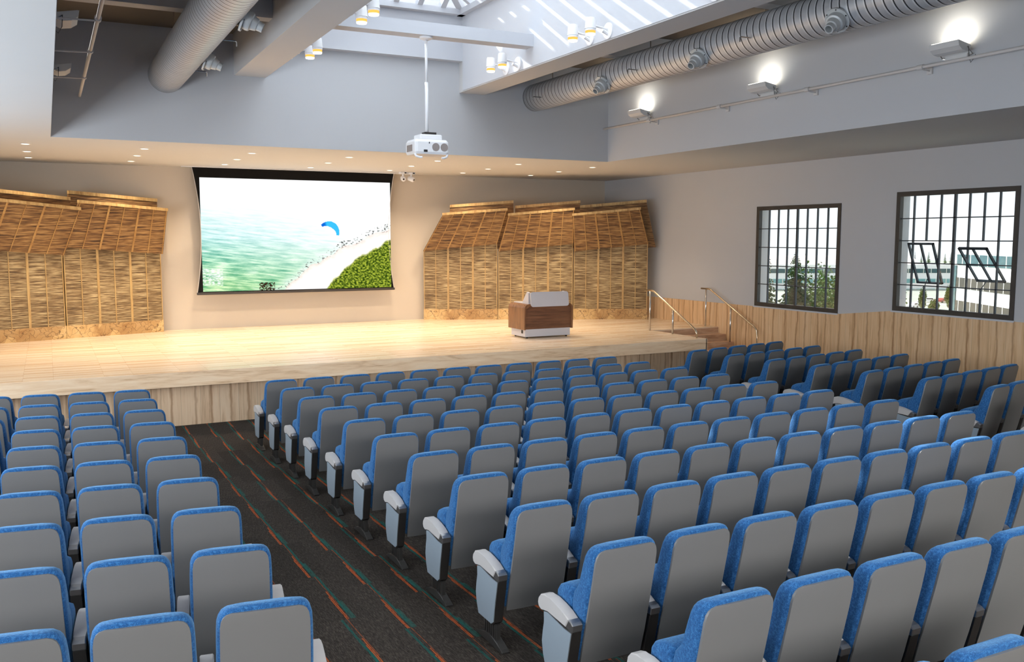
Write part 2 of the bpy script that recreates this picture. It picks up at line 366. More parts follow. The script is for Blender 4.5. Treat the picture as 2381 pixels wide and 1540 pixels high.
# skylight: hipped glazing on white frame
def skylight():
    root = empty('skylight', (0,0,0), 0, 'white framed hipped glass skylight above the hall', 'skylight', kind='structure')
    xm = (BL1+BR0)/2; ze, zr = ZW+.05, 8.3; ye, yr_ = 16.05, 14.3; yn = YR+.2
    fr = boxes((BR0-.13, BR0, YR, 16.16, ZW, ZW+.1), (BL1, BL1+.13, YR, 16.16, ZW, ZW+.1), (BL1, BR0, 16.0, 16.16, ZW+.0, ZW+.1))
    new_obj('skylight_curb', fr, M['white'], root)
    bm = bmesh.new()
    def bar(a, b, w=.05, h=.14):
        a, b = Vector(a), Vector(b); d = (b-a).normalized(); s = d.cross(Vector((0,0,1))).normalized()*w; n = s.cross(d).normalized()*h
        hexa(bm, [a-s, a+s, b+s, b-s, a-s+n, a+s+n, b+s+n, b-s+n])
    bar((BR0-.08, ye, ze), (xm, yr_, zr), .06); bar((BL1+.08, ye, ze), (xm, yr_, zr), .06); bar((xm, yn, zr), (xm, yr_, zr), .07)
    y = 15.6
    while y > yn:
        t = max(0, (y-yr_)/(ye-yr_)); z = zr-(zr-ze)*t; dx = (BR0-xm)*(1-t)
        bar((BR0-.05, y, ze), (BR0-dx, y, z)); bar((BL1+.05, y, ze), (BL1+dx, y, z)); y -= .47
    x = BL1+.45
    while x < BR0-.3:
        t = 1-abs(x-xm)/(BR0-xm); bar((x, ye, ze), (x, ye+(yr_-ye)*t, ze+(zr-ze)*t)); x += .46
    new_obj('glazing_bar', bm, M['white'], root)
    bm = bmesh.new(); h = .15
    V = [bm.verts.new(p) for p in ((BL1, yn, ze+h), (BL1, ye, ze+h), (xm, yr_, zr+h), (xm, yn, zr+h), (BR0, yn, ze+h), (BR0, ye, ze+h))]
    bm.faces.new((V[0], V[1], V[2], V[3])); bm.faces.new((V[3], V[2], V[5], V[4])); bm.faces.new((V[1], V[5], V[2]))
    new_obj('glass_pane', bm, M['glass'], root)
    # perforated vent strip in the right slope next to the hip
    bm = bmesh.new(); bd = bmesh.new()
    for q in range(3):
        xa = BR0-.32-q*.34; za = ze+(BR0-xa)/(BR0-xm)*(zr-ze)+.02; ya = ye-(BR0-xa)/(BR0-xm)*(ye-yr_)-.12
        box(bm, xa-.05, xa+.05, ya-1.3, ya, za, za+.02)
        for k in range(11): box(bd, xa-.03, xa+.03, ya-.1-k*.11, ya-.05-k*.11, za-.004, za)
    new_obj('vent_strip', bm, M['white'], root); new_obj('vent_slot', bd, M['blackp'], root)
skylight()

# ------------------------------------------------------------------ stage
def stage():
    root = empty('stage', (0,0,0), 0, 'raised wooden stage with pale plank floor and side steps', 'stage', kind='structure')
    new_obj('deck', boxes((XL, SX, SY, 16.87, SZ-.02, SZ), (XL, XW-.03, 16.87, YB, SZ-.02, SZ)), M['parquet'], root)
    new_obj('fascia_board', boxes((XL, SX, SY-.02, SY+.1, SZ-.235, SZ-.0005)), M['lip'], root)
    new_obj('front_panel', boxes((XL, SX-.02, 15.17, 15.22, 0, SZ-.02), (SX-.06, SX, 15.17, 16.9, 0, SZ-.02)), M['front'], root)
    new_obj('side_board', boxes((SX-.02, SX+.012, SY-.02, 16.87, SZ-.235, SZ-.0005)), M['lip'], root)
    for i in range(5):
        z = .75-.15*i; y1 = 16.87-.275*i
        new_obj('step', boxes((SX, XW-.03, y1-.275, y1, 0, z)), M['step'], root)
    new_obj('step', boxes((SX, XW-.03, 16.87, 16.9, 0, SZ-.0205)), M['step'], root)
stage()
def rail(name, x, pts, posts, label):
    r = empty(name, (x, posts[0][0], posts[0][1]), 0, label, 'handrail', 'handrails of the stage steps'); L = r.location
    q = [Vector((x, p[0], p[1]))-L for p in pts]
    bm = bmesh.new(); tube(bm, q, .022, 12); new_obj('rail_bar', bm, M['batten_steel'], r, smooth=True)
    for y, z0, z1 in posts:
        bm = bmesh.new(); tube(bm, [Vector((x, y, z0))-L, Vector((x, y, z1))-L], .02, 12); new_obj('post', bm, M['steel'], r, smooth=True)
M['batten_steel'] = plain('warm satin rail', (214, 196, 170), .2, .9)
rail('handrail', 12.12, [(17.05, 1.81), (16.75, 1.81), (16.68, 1.79), (15.24, 1.075), (15.18, 1.02), (15.165, .9)], [(16.85, .9, 1.80), (16.0, .9, 1.43)], 'steel handrail on the stage edge, nearer the lectern')
rail('handrail', 13.95, [(17.32, 1.79), (17.02, 1.79), (16.96, 1.77), (15.45, 1.02), (15.36, .95), (15.345, .15)], [(17.14, .9, 1.78), (16.25, .60, 1.40)], 'steel handrail along the wood wainscot beside the steps')

# ------------------------------------------------------------------ windows
def window(name, w, lab, sashes=()):
    y0, y1, z0, z1 = w
    root = empty(name, (XW, (y0+y1)/2, z0), 0, lab, 'window', kind='structure'); L = Vector(root.location)
    def bx(*b): 
        return (b[0]-L.x, b[1]-L.x, b[2]-L.y, b[3]-L.y, b[4]-L.z, b[5]-L.z)
    F = .085; xa, xb = XW-.015, XW+.075
    fr = [bx(xa, xb, y0, y1, z0, z0+F), bx(xa, xb, y0, y1, z1-F, z1), bx(xa, xb, y0, y0+F, z0+F, z1-F), bx(xa, xb, y1-F, y1, z0+F, z1-F)]
    new_obj('window_frame', boxes(*fr), M['frame'], root)
    iy0, iy1, iz0, iz1 = y0+F, y1-F, z0+F, z1-F; nc, nr = 8, 5
    bm = bmesh.new(); cy = (iy1-iy0)/nc; rz = (iz1-iz0)/nr
    # columns counted from the far (stage) side
    def inS(c, zmid):
        for (ca, cb, ra, rb, dx) in sashes:
            if ca < c < cb and iz1-rb*rz < zmid < iz1-ra*rz: return True
        return False
    for c in range(1, nc):
        y = iy1-c*cy; h = .022 if c == 4 else .011
        for r in range(nr):
            za, zb = iz1-(r+1)*rz, iz1-r*rz
            if not inS(c, (za+zb)/2): box(bm, *bx(XW+.01, XW+.05, y-h, y+h, za, zb))
    for r in range(1, nr):
        z = iz1-r*rz
        for c in range(nc):
            ya, yb = iy1-(c+1)*cy, iy1-c*cy; skip = False
            for (ca, cb, ra, rb, dx) in sashes:
                if ca <= c < cb and ra < r < rb: skip = True
            if not skip: box(bm, *bx(XW+.01, XW+.045, ya, yb, z-.009, z+.009))
    new_obj('glazing_bar', bm, M['muntin'], root)
    # fixed glass, leaving out the opening lights
    bm = bmesh.new()
    for c in range(nc):
        for r in range(nr):
            if any(ca <= c < cb and ra <= r < rb for (ca, cb, ra, rb, dx) in sashes): continue
            box(bm, *bx(XW+.026, XW+.030, iy1-(c+1)*cy, iy1-c*cy, iz1-(r+1)*rz, iz1-r*rz))
    new_obj('glass_pane', bm, M['glass'], root)
    for (ca, cb, ra, rb, dx) in sashes:
        ya, yb = iy1-cb*cy, iy1-ca*cy; zb, zt = iz1-rb*rz, iz1-ra*rz; zm = (zb+zt)/2; hh = (zt-zb)/2-.01
        a = math.asin(dx/hh)
        s = new_obj('sash', boxes((-.02,.02,ya+.012-(ya+yb)/2, ya+.04-(ya+yb)/2,-hh,hh), (-.02,.02,yb-.04-(ya+yb)/2,yb-.012-(ya+yb)/2,-hh,hh),
            (-.02,.02,-(yb-ya)/2+.012,(yb-ya)/2-.012,-hh,-hh+.028), (-.02,.02,-(yb-ya)/2+.012,(yb-ya)/2-.012,hh-.028,hh), (-.018,.018,-.014,.014,-hh,hh), (-.012,.012,-(yb-ya)/2+.012,(yb-ya)/2-.012,-.009,.009)), M['muntin'], root)
        s.location = Vector((XW+.028, (ya+yb)/2, zm))-L; s.rotation_euler = (0, -a, 0)
        new_obj('glass_pane', boxes((-.003,.003,-(yb-ya)/2+.03,(yb-ya)/2-.03,-hh+.02,hh-.02)), M['glass'], s)
        bm = bmesh.new(); y = (ya+yb)/2
        tube(bm, [Vector((XW+.04, y, zb+.0))-L, Vector((XW+.03+dx*.55, y, zb+.13))-L, Vector((XW+.03+dx*.85, y, zm-hh*cos(a)*.85))-L], .008, 6)
        new_obj('stay_arm', bm, M['muntin'], root)
    new_obj('window_sill', boxes(bx(XW-.034, XW, y0-.02, y1+.02, z0-.03, z0)), M['white'], root)
window('window_1', W1, 'steel grid window with closed panes, nearer the stage')
window('window_2', W2, 'steel grid window with two tilted vent sashes', sashes=((1, 3, 2, 4, .15), (5, 7, 2, 4, .27)))

# ------------------------------------------------------------------ downlights
dl_meshes = None
rown = {17.75: 'front', 19.28: 'middle', 20.72: 'rear'}
lamp_data = bpy.data.lights.new('stage downlight', 'SPOT'); lamp_data.energy = 165; lamp_data.color = (1.0, .82, .62); lamp_data.spot_size = radians(125); lamp_data.spot_blend = .9; lamp_data.shadow_soft_size = .05
colw = ['first', 'second', 'third', 'fourth', 'fifth', 'sixth', 'seventh']
proto = None
for yi, y in enumerate((17.75, 19.28, 20.72)):
    for xi in range(7):
        x = -.24+1.893*xi
        if proto is None:
            proto = empty('downlight', (x, y, ZS), 0, 'x', 'downlight')
            bm = bmesh.new(); lathe(bm, [(0, .085), (.006, .085), (.006, .062), (.0, .062)], (0,0,-1), (0,0,0), 20)
            new_obj('trim_ring', bm, M['wplastic'], proto, smooth=False)
            bm = bmesh.new(); lathe(bm, [(.001, .06), (.004, .06)], (0,0,-1), (0,0,0), 20); new_obj('lens', bm, M['glow_down'], proto)
            o = proto
        else:
            o = copy_tree(proto)
        o.location = (x, y, ZS)
        tag(o, 'recessed round ceiling downlight over the stage, %s row, %s from the left' % (rown[y], colw[xi]), 'downlight', 'downlights in the ceiling over the stage')
        lo = bpy.data.objects.new('stage_downlight_lamp', lamp_data); COL.objects.link(lo); lo.location = (x, y, ZS-.03)
# ------------------------------------------------------------------ projection screen
def screen():
    Y = 21.62
    root = empty('projection_screen', (5.366, Y, 1.70), 0, 'large black bordered projection screen showing a beach with a blue paraglider', 'projection screen')
    L = Vector(root.location)
    bm = bmesh.new()
    # concave side borders
    n = 16; left = []; right = []
    for i in range(n+1):
        t = i/n; z = 4.585-(4.585-1.74)*t
        c = .13*4*t*(1-t)*(1.0 if t < .5 else .9)+(.02*t)
        c = .15*sin(pi*min(1, t*.98))**.9+.02*t
        left.append((2.985+c, z)); right.append((7.745-c, z))
    pts = left+right[::-1]
    prism(bm, [(p[0]-L.x, p[1]-L.z) for p in pts], .0, .008, 'y')
    new_obj('black_border', bm, M['black'], root)
    for side, P in ((-1, left), (1, right)):
        bm = bmesh.new(); tube(bm, [(p[0]+side*.012-L.x, 0, p[1]-L.z) for p in P], .006, 6); new_obj('tension_cable', bm, M['pipe'], root)
    new_obj('weight_bar', boxes((3.0-L.x, 7.73-L.x, -.03, .03, 0, .055)), M['bar'], root, bevel=.006)
    new_obj('slot_case', boxes((2.75-L.x, 7.95-L.x, -.06, .06, 4.575-L.z, 4.589-L.z)), M['wplastic'], root)
    # picture: fine grid with computed colours
    U, V = 420, 246; x0, x1, z1, z0 = 3.135, 7.645, 4.352, 1.772
    me = bpy.data.meshes.new('picture_sheet'); vs = []; fs = []; cols = []
    def lerp(a, b, t): t = max(0, min(1, t)); return tuple(a[i]+(b[i]-a[i])*t for i in range(3))
    def fb(x, y, s=0, o=3):
        v = 0; a = .5
        for k in range(o): v += a*mnoise.noise(Vector((x, y, s+k*7.3))); x *= 2.03; y *= 2.03; a *= .55
        return v
    coast = [(0, 1.3), (.36, 1.04), (.47, .92), (.55, .78), (.65, .70), (.72, .62), (.80, .57), (.90, .50), (1.0, .43)]
    veg = [(0, 2), (.62, 1.03), (.67, .92), (.73, .82), (.80, .73), (.90, .63), (1.0, .53)]
    for j in range(V+1):
        v = j/V
        for i in range(U+1):
            u = i/U; vs.append((x0+(x1-x0)*u-L.x, -.004, z1-(z1-z0)*v-L.z))
            # open water
            far = (250, 254, 255); tq = (150, 214, 210); gr = (150, 205, 150)
            c = lerp(far, tq, (v-.14)*1.55*(1.15-u*1.25))
            c = lerp(c, gr, (v-.52)*2.1*(1.25-u*.9)*(1 if u < .8 else .6))
            w = fb(u*9+v*6, v*60-u*12, 1, 4); amp = max(0, min(1, (v-.2)*1.6))*max(.10, 1.0-u*.95)
            d = w*200*amp+12
            c = tuple(max(0, min(255, c[k]+d*(1.15 if k == 0 else .72))) for k in range(3))
            fo = fb(u*5+3, v*9, 9, 4)
            if v > .62 and fo > .14: c = lerp(c, (255, 255, 252), (fo-.14)*5*(v-.5))
            if u < .10 and .8 < v < .95: c = lerp(c, (255, 255, 255), .35+fb(u*70, v*130, 2)*2.8)
            dv = v-(interp(coast, u)+fb(u*14, v*3, 4)*.05)
            if dv > -.10: c = lerp(c, (240, 250, 245), (dv+.10)*7)
            if dv > -.05 and dv < .01:
                rk = fb(u*75, v*75, 5, 2)-.16+.55*abs(fb(u*9, v*4, 8)); 
                if rk > .07: c = lerp(c, (92, 88, 88), (rk-.05)*7)
            if dv > 0: c = lerp(c, (255, 250, 245), min(1, dv*30)); 
            if 0 < dv < .05: c = lerp(c, (246, 214, 202), .5*(1-dv/.05)+fb(u*40, v*40, 3)*.4)
            vv = v-(interp(veg, u)+fb(u*22, v*8, 6)*.045)
            if vv > 0:
                q = fb(u*85, v*70, 11, 3)*2.2+.5
                g_ = lerp((38, 62, 12), (176, 190, 62), q)
                c = lerp(c, g_, vv*60)
                if vv < .03: c = lerp(c, (226, 226, 170), .5*(1-vv/.03))
            # rocks at the bottom shore
            if .28 < u < .36 and v > .93 and fb(u*90, v*90, 13, 2) > -.02-(.04-abs(u-.32))*2: c = lerp((90, 66, 40), (28, 24, 22), fb(u*120, v*120, 3)+.5)
            # paraglider canopy: an arc
            ax, ay = (u-.648)*1.75, (v-.490); r = math.hypot(ax*1.0, ay*1.0); an = math.degrees(math.atan2(-ay, ax))
            if .068 < r < .122 and -8 < an < 128:
                wth = .05*(1-abs(an-60)/110.)
                if abs(r-.095) < wth*.62: c = lerp((60, 190, 245), (12, 104, 214), (an-95)/14.)
            cols.append(lin(c))
    for j in range(V):
        for i in range(U):
            a = j*(U+1)+i; fs.append((a, a+U+1, a+U+2, a+1))
    me.from_pydata(vs, [], fs); at = me.color_attributes.new('Col', 'FLOAT_COLOR', 'POINT')
    at.data.foreach_set('color', [x for c in cols for x in c])
    t = NT('projected picture'); a = t.n('ShaderNodeAttribute'); a.attribute_name = 'Col'
    e = t.n('ShaderNodeEmission'); e.inputs[1].default_value = 1.12; t.l(a.outputs['Color'], e.inputs[0]); t.l(e.outputs[0], t.out.inputs[0])
    me.materials.append(t.m); o = bpy.data.objects.new('picture_sheet', me); COL.objects.link(o); o.parent = root
screen()
# ------------------------------------------------------------------ two small cameras beside the screen
for i, (x, y) in enumerate(((7.80, 21.1), (8.03, 21.15))):
    r = empty('dome_camera', (x, y, ZS), 0, ('small white ceiling camera nearest the projection screen' if i == 0 else 'small white ceiling camera just right of its twin, turned aside'), 'camera', 'ceiling cameras beside the screen')
    new_obj('mount_plate', boxes((-.09, .09, -.06, .06, -.05, 0)), M['wplastic'], r, bevel=.01)
    new_obj('power_light', boxes((.02, .07, -.065, -.06, -.04, -.012)), M['blackp'], r)
    bm = bmesh.new(); tube(bm, [(0,0,-.05), (0,0,-.11)], .02); new_obj('neck', bm, M['wplastic'], r)
    d = Vector((-.15, -1, -.25)) if i == 0 else Vector((.55, -.8, -.3))
    bm = bmesh.new(); lathe(bm, [(-.09, .03), (-.07, .055), (.07, .06), (.085, .052)], d, (0, 0, -.16), 18); new_obj('camera_body', bm, M['wplastic'], r, smooth=True)
    bm = bmesh.new(); lathe(bm, [(.08, .022), (.089, .022)], d, (0, 0, -.16), 14); new_obj('lens', bm, M['blackp'], r)
# ------------------------------------------------------------------ bamboo shell towers
def tower(name, loc, rz, w, fl, fr, tl, tr, bl, br_, sl, sr, kl, kr, label, dim=False):
    """fl/fr fold heights, tl/tr canopy top heights (sl/sr their s), bl/br back heights (kl/kr)"""
    root = empty(name, (loc[0], loc[1], SZ), rz, label, 'acoustic tower', 'bamboo clad acoustic towers on the stage'); z0 = SZ
    e = .008
    def H(bm, p0, p1, p2, p3, th, n):   # quad front face + thickness back
        n = Vector(n); q = [Vector(p) for p in (p0, p1, p2, p3)]; b = [p-n*th for p in q]
        hexa(bm, [q[0], q[1], b[1], b[0], q[3], q[2], b[2], b[3]])
    P = .27
    bm = bmesh.new(); H(bm, (e, 0, P), (w-e, 0, P), (w-e, 0, fr-z0), (e, 0, fl-z0), .10, (0, -1, 0)); new_obj('wall_panel', bm, M['bamboo'], root)
    bm = bmesh.new(); H(bm, (0, -.01, 0), (w, -.01, 0), (w, -.01, P), (0, -.01, P), .12, (0, -1, 0)); new_obj('plinth', bm, M['plinth'], root)
    bm = bmesh.new()
    for k in range(7):
        s = w*k/6; hw = .024 if k in (2, 4) else .009; s = min(max(s, hw+e), w-hw-e); t = s/w
        H(bm, (s-hw, -.012, P), (s+hw, -.012, P), (s+hw, -.012, fl-z0+(fr-fl)*t), (s-hw, -.012, fl-z0+(fr-fl)*t), .014, (0, -1, 0))
    new_obj('batten', bm, M['batten'], root)
    # leaning canopy
    fwd = .36
    A, B = Vector((e, -.13, fl-z0-.015)), Vector((w-e, -.13, fr-z0-.015)); Cc, D = Vector((sr, -fwd, tr-z0-.05)), Vector((sl, -fwd, tl-z0-.05))
    n = (B-A).cross(D-A).normalized()
    if n.y > 0: n = -n
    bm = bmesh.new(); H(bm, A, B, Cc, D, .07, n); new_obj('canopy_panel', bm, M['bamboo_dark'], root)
    bm = bmesh.new()
    for k in range(7):
        t = min(max(k/6, .012), .988); hw = .020 if k in (2, 4) else .009
        a = A.lerp(B, t)+n*.012; d = D.lerp(Cc, t)+n*.012; u = (B-A).normalized()*hw
        H(bm, a-u, a+u, d+u, d-u, .014, n)
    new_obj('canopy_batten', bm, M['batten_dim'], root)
    u = (Cc-D).normalized(); up = Vector((0,0,.062))
    bm = bmesh.new(); H(bm, D+n*.02-u*.01, Cc+n*.02+u*.01, Cc+n*.02+u*.01+up, D+n*.02-u*.01+up, .10, Vector((0,-1,0))); new_obj('canopy_rail', bm, M['batten'], root)
    # rear panel rising behind the canopy
    A2, B2 = Vector((kl-.06, .02, fl-z0-.1)), Vector((kr+(.26 if kr < 1.9 else .03), .02, fr-z0-.1)); C2, D2 = Vector((kr, .0, br_-z0-.06)), Vector((kl, .0, bl-z0-.06))
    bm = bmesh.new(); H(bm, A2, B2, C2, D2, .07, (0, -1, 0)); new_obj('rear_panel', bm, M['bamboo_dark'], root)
    u = (C2-D2).normalized(); bm = bmesh.new(); H(bm, D2+Vector((0,-.02,0)), C2+Vector((0,-.02,0)), C2+Vector((0,-.02,.07)), D2+Vector((0,-.02,.07)), .10, (0,-1,0)); new_obj('rear_rail', bm, M['batten'], root)
    return root
A = Vector((8.566, 21.776)); ang = radians(-25.837); dv = Vector((cos(ang), sin(ang)))
for i, (s0, w, tl, tr, sl, sr, bl, br_, kl, kr, lb) in enumerate((
    (0.007, 1.90, 3.612, 3.734, .524, 2.14, 3.822, 3.936, .69, 2.306, 'bamboo clad acoustic tower immediately right of the projection screen'),
    (1.92, 1.925, 3.602, 3.744, .259, 1.918, 3.801, 3.938, .44, 2.10, 'bamboo clad acoustic tower directly behind the lectern'),
    (3.856, 1.92, 3.599, 3.755, -.06, 1.646, 3.81, 3.958, .16, 1.861, 'bamboo clad acoustic tower in the corner beside the stair rails'))):
    p = A+dv*s0
    tower('acoustic_tower', p, ang, w, 2.67, 2.857, tl, tr, bl, br_, sl, sr, kl, kr, lb)
A = Vector((-.912, 20.64)); ang = radians(17.262); dv = Vector((cos(ang), sin(ang)))
p = A+dv*1.262; tower('acoustic_tower', p, ang, 2.06, 2.815, 2.655, 3.766, 3.633, 3.965, 3.847, .248, 2.09, .17, 2.02, 'bamboo clad acoustic tower just left of the projection screen')
p = A+dv*(-.80); tower('acoustic_tower', p, ang, 2.055, 2.825, 2.657, 3.80, 3.617, 4.0, 3.828, .3, 2.33, .3, 2.26, 'bamboo clad acoustic tower farthest from the screen, by the left wall')

# ------------------------------------------------------------------ lectern
def lectern():
    root = empty('lectern', (9.37, 16.95, SZ), radians(0), 'walnut and grey lectern with rounded shoulders standing on the stage', 'lectern')
    # local: x -0.58..0.58 width, y -.30 (front, to audience) .. .40
    w = .585; yf, yb = -.32, .42
    new_obj('base_cabinet', boxes((-w+.03, w-.05, yf+.03, yb-.08, .03, .19)), M['lectern_white'], root, bevel=.006)
    # rounded walnut side shells
    for s in (-1, 1):
        pts = []; H = .72
        xo = s*w; xi = s*(w-.17) if s < 0 else s*(w-.10)
        r = .11
        pts = [(xo, .18)] + [(xo-s*r+s*r*cos(t), H-r+r*sin(t)) for t in [i*pi/12 for i in range(7)]] + [(xi, H), (xi, H-.03), (xo-s*.03, H-r-.0), (xo-s*.03, .18)]
        bm = bmesh.new(); prism(bm, pts, yf, yb, 'y'); new_obj('side_shell', bm, M['walnut_v'], root)
    new_obj('front_panel', boxes((-w+.03, w-.03, yf+.035, yf+.07, .18, .70)), M['walnut'], root)
    new_obj('body', boxes((-w+.04, w-.04, yf+.07, yb-.03, .18, .66)), M['walnut'], root)
    new_obj('work_surface', boxes((-w+.12, w-.1, yf+.05, yb-.02, .66, .735)), M['lectern_white'], root, bevel=.01)
    bm = bmesh.new()
    pts = [(-.12, .73), (-.12, .95), (-.05, .97), (.16, .735)]
    prism(bm, [(y-.12, z) for y, z in pts], -.45, -.40, 'x'); prism(bm, [(y-.12, z) for y, z in pts], .40, .45, 'x')
    new_obj('console_cheek', bm, M['lectern_white'], root)
    new_obj('console', boxes((-.40, .40, -.24, -.02, .735, .90)), M['lectern_white'], root)
    # tilted front shield with rounded corners
    bm = bmesh.new(); out = []
    W2_, z0, z1, r = .455, -.155, .155, .055
    for cx, cz, a in ((W2_-r, z1-r, 0), (-W2_+r, z1-r, 90), (-W2_+r, z0+r, 180), (W2_-r, z0+r, 270)):
        for k in range(5): t = radians(a+22.5*k); out.append((cx+r*cos(t), cz+r*sin(t)))
    prism(bm, out, -.012, .012, 'y')
    o = new_obj('front_shield', bm, M['lectern_white'], root); o.location = (.01, yf-.01, .815); o.rotation_euler = (radians(-8), 0, 0)
    new_obj('socket_plate', boxes((-w+.024, -w+.03, -.2, -.13, .10, .17)), M['blackp'], root)
    for x in (-w+.1, w-.12):
        for y in (yf+.08, yb-.14):
            bm = bmesh.new(); lathe(bm, [(-.012, .03), (.012, .03)], (1, 0, 0), (x, y, .03), 14); new_obj('caster', bm, M['blackp'], root)
lectern()
# ------------------------------------------------------------------ projector
def projector():
    root = empty('projector', (5.378, 13.45, 4.25), 0, 'white ceiling projector hanging from the cross beam on a long pole', 'projector')
    zt = 6.09-4.25
    bm = bmesh.new(); tube(bm, [(0,0,.37), (0,0,1.15)], .026, 14); tube(bm, [(0,0,1.12), (0,0,zt)], .020, 14); new_obj('pole', bm, M['wplastic'], root, smooth=True)
    bm = bmesh.new(); lathe(bm, [(0, .10), (.03, .10), (.05, .05)], (0,0,-1), (0,0,zt), 20); new_obj('ceiling_plate', bm, M['wplastic'], root)
    new_obj('mount_bracket', boxes((-.06, .13, -.07, .07, .345, .385)), M['dark'], root)
    h = empty('body', (0,0,0)); h.parent = root; bpy.data.objects.remove(h)
    R = radians(12)
    bm = bmesh.new()
    rings = [rrect(-.27, .27, -.20, .20, .035, .04), rrect(-.285, .285, -.215, .215, .07, .05), rrect(-.285, .285, -.215, .215, .22, .05), rrect(-.26, .26, -.19, .19, .26, .04)]
    loft(bm, rings); b = new_obj('housing', bm, M['wplastic'], root, rot=(0,0,0))
    new_obj('top_plate', boxes((-.17, .20, -.14, .14, .26, .345)), M['wplastic'], root, bevel=.02)
    for x in (.06, .20):
        bm = bmesh.new(); lathe(bm, [(0, .062), (.006, .062)], (0,-1,0), (x, -.213, .145), 22)
        new_obj('fan_grille', bm, M['grill'], root)
    new_obj('power_socket', boxes((-.14, -.08, -.220, -.214, .065, .10)), M['blackp'], root)
    new_obj('sensor', boxes((-.055, -.04, -.218, -.214, .195, .22)), M['blackp'], root)
    new_obj('side_vent', boxes((-.292, -.285, -.10, .12, .08, .18)), M['grill'], root)
    for s, xx in ((-1, -.27), (1, .27)):
        bm = bmesh.new(); tube(bm, [(xx, -.17, .04), (xx*.93, -.18, .0), (xx*.70, -.2, -.02), (xx*.60, -.2, -.015)], .018, 8)
        new_obj('carry_handle', bm, M['wplastic'], root)
projector()
# ------------------------------------------------------------------ ducts
NL = bpy.data.lights
def duct(name, x, z, r, ndir, ys, hs, label):
    root = empty(name, (x, 6.0, z), 0, label, 'duct', 'spiral ducts under the upper ceiling')
    bm = bmesh.new(); n = 40; ring = lambda y: [(r*cos(2*pi*k/n), y, r*sin(2*pi*k/n)) for k in range(n)]
    loft(bm, [ring(YR-6+.1+i*1.0) for i in range(19)]+[ring(YF-6.0-.002)]); new_obj('duct_body', bm, M['duct'], root, smooth=True)
    d = Vector(ndir).normalized()
    for y in ys:
        bm = bmesh.new(); lathe(bm, [(r-.06, .10), (r+.03, .10)], d, (0, y-6, 0)); c = new_obj('neck_collar', bm, M['dark'], root)
        bm = bmesh.new()
        lathe(bm, [(r+.02, .155), (r+.045, .155), (r+.045, .115), (r+.09, .118), (r+.12, .108), (r+.13, .088), (r+.19, .072), (r+.20, .060), (r+.26, .056), (r+.26, .044), (r+.15, .040)], d+Vector((0,-.18,0)), (0, y-6, 0), 28)
        nz = new_obj('air_nozzle', bm, M['nozzle'], root, smooth=True)
        m = nz.modifiers.new('e', 'EDGE_SPLIT'); m.split_angle = radians(35)
        bm = bmesh.new(); u = d.cross(Vector((0,1,0))).normalized()
        dd = (d+Vector((0,-.18,0))).normalized(); u = dd.cross(Vector((0,0,1))).normalized(); w = dd.cross(u)
        for k in range(6):
            t = k*pi/3+.3; q = Vector((0, y-6, 0))+dd*(r+.048)+u*.138*cos(t)+w*.138*sin(t); tube(bm, [q-dd*.004, q+dd*.004], .008, 6)
        new_obj('bolt', bm, M['blackp'], nz)
    s = 1 if ndir[0] > 0 else -1
    for y in hs:
        bm = bmesh.new(); tube(bm, [(s*r*.93, y-6, -.10), (s*(r+.16), y-6, -.10), (s*(r+.17), y-6, -.11), (s*(r+.17), y-6, -.17)], .009, 6)
        new_obj('hanger_rod', bm, M['steel'], root)
        bm = bmesh.new(); tube(bm, [(0, y-6, r-.02), (0, y-6, ZU-z)], .009, 6); new_obj('hanger_rod', bm, M['steel'], root)
duct('spiral_duct', 8.85, 5.785, .265, (-.80, 0, -.6), (13.5, 10.92, 8.3, 5.6), (15.6, 12.4, 9.75), 'pale spiral duct with round air nozzles right of the skylight')
duct('spiral_duct', 1.90, 5.68, .285, (.84, 0, -.4), (14.0, 11.2, 8.5, 5.8), (15.1, 12.6), 'pale spiral duct with air nozzles in the dark left bay')

# ------------------------------------------------------------------ conduits on the upper walls
def conduit(x, wx, label, ys, y0, y1):
    s = 1 if wx > x else -1
    root = empty('conduit_pipe', (x, y1, 5.243), 0, label, 'pipe', 'pipes along the upper walls')
    bm = bmesh.new(); tube(bm, [(0, 0, 0), (0, y0-y1, 0)], .022, 12); new_obj('pipe_run', bm, M['pipe'], root, smooth=True)
    for y in ys:
        bm = bmesh.new(); tube(bm, [(0, y-y1-.045, 0), (0, y-y1+.045, 0)], .036, 12); c = new_obj('clamp', bm, M['pipe'], root)
        bm = bmesh.new(); tube(bm, [(0, y-y1, -.02), (wx-x-s*.01, y-y1, -.035)], .010, 8); new_obj('bracket_arm', bm, M['pipe'], c)
        new_obj('wall_plate', boxes((min(wx-x-s*.03, wx-x), max(wx-x-s*.03, wx-x), y-y1-.04, y-y1+.04, -.075, .015)), M['pipe'], c)
conduit(10.415, FR, 'long thin pipe on clamps below the lit flood lamps', (14.6, 12.55, 10.52, 8.5, 6.5), -3, 16.2)
conduit(.58, FL, 'thin pipe on clamps in the dark left bay', (14.3, 12.3, 10.5, 8.5), -3, 16.25)
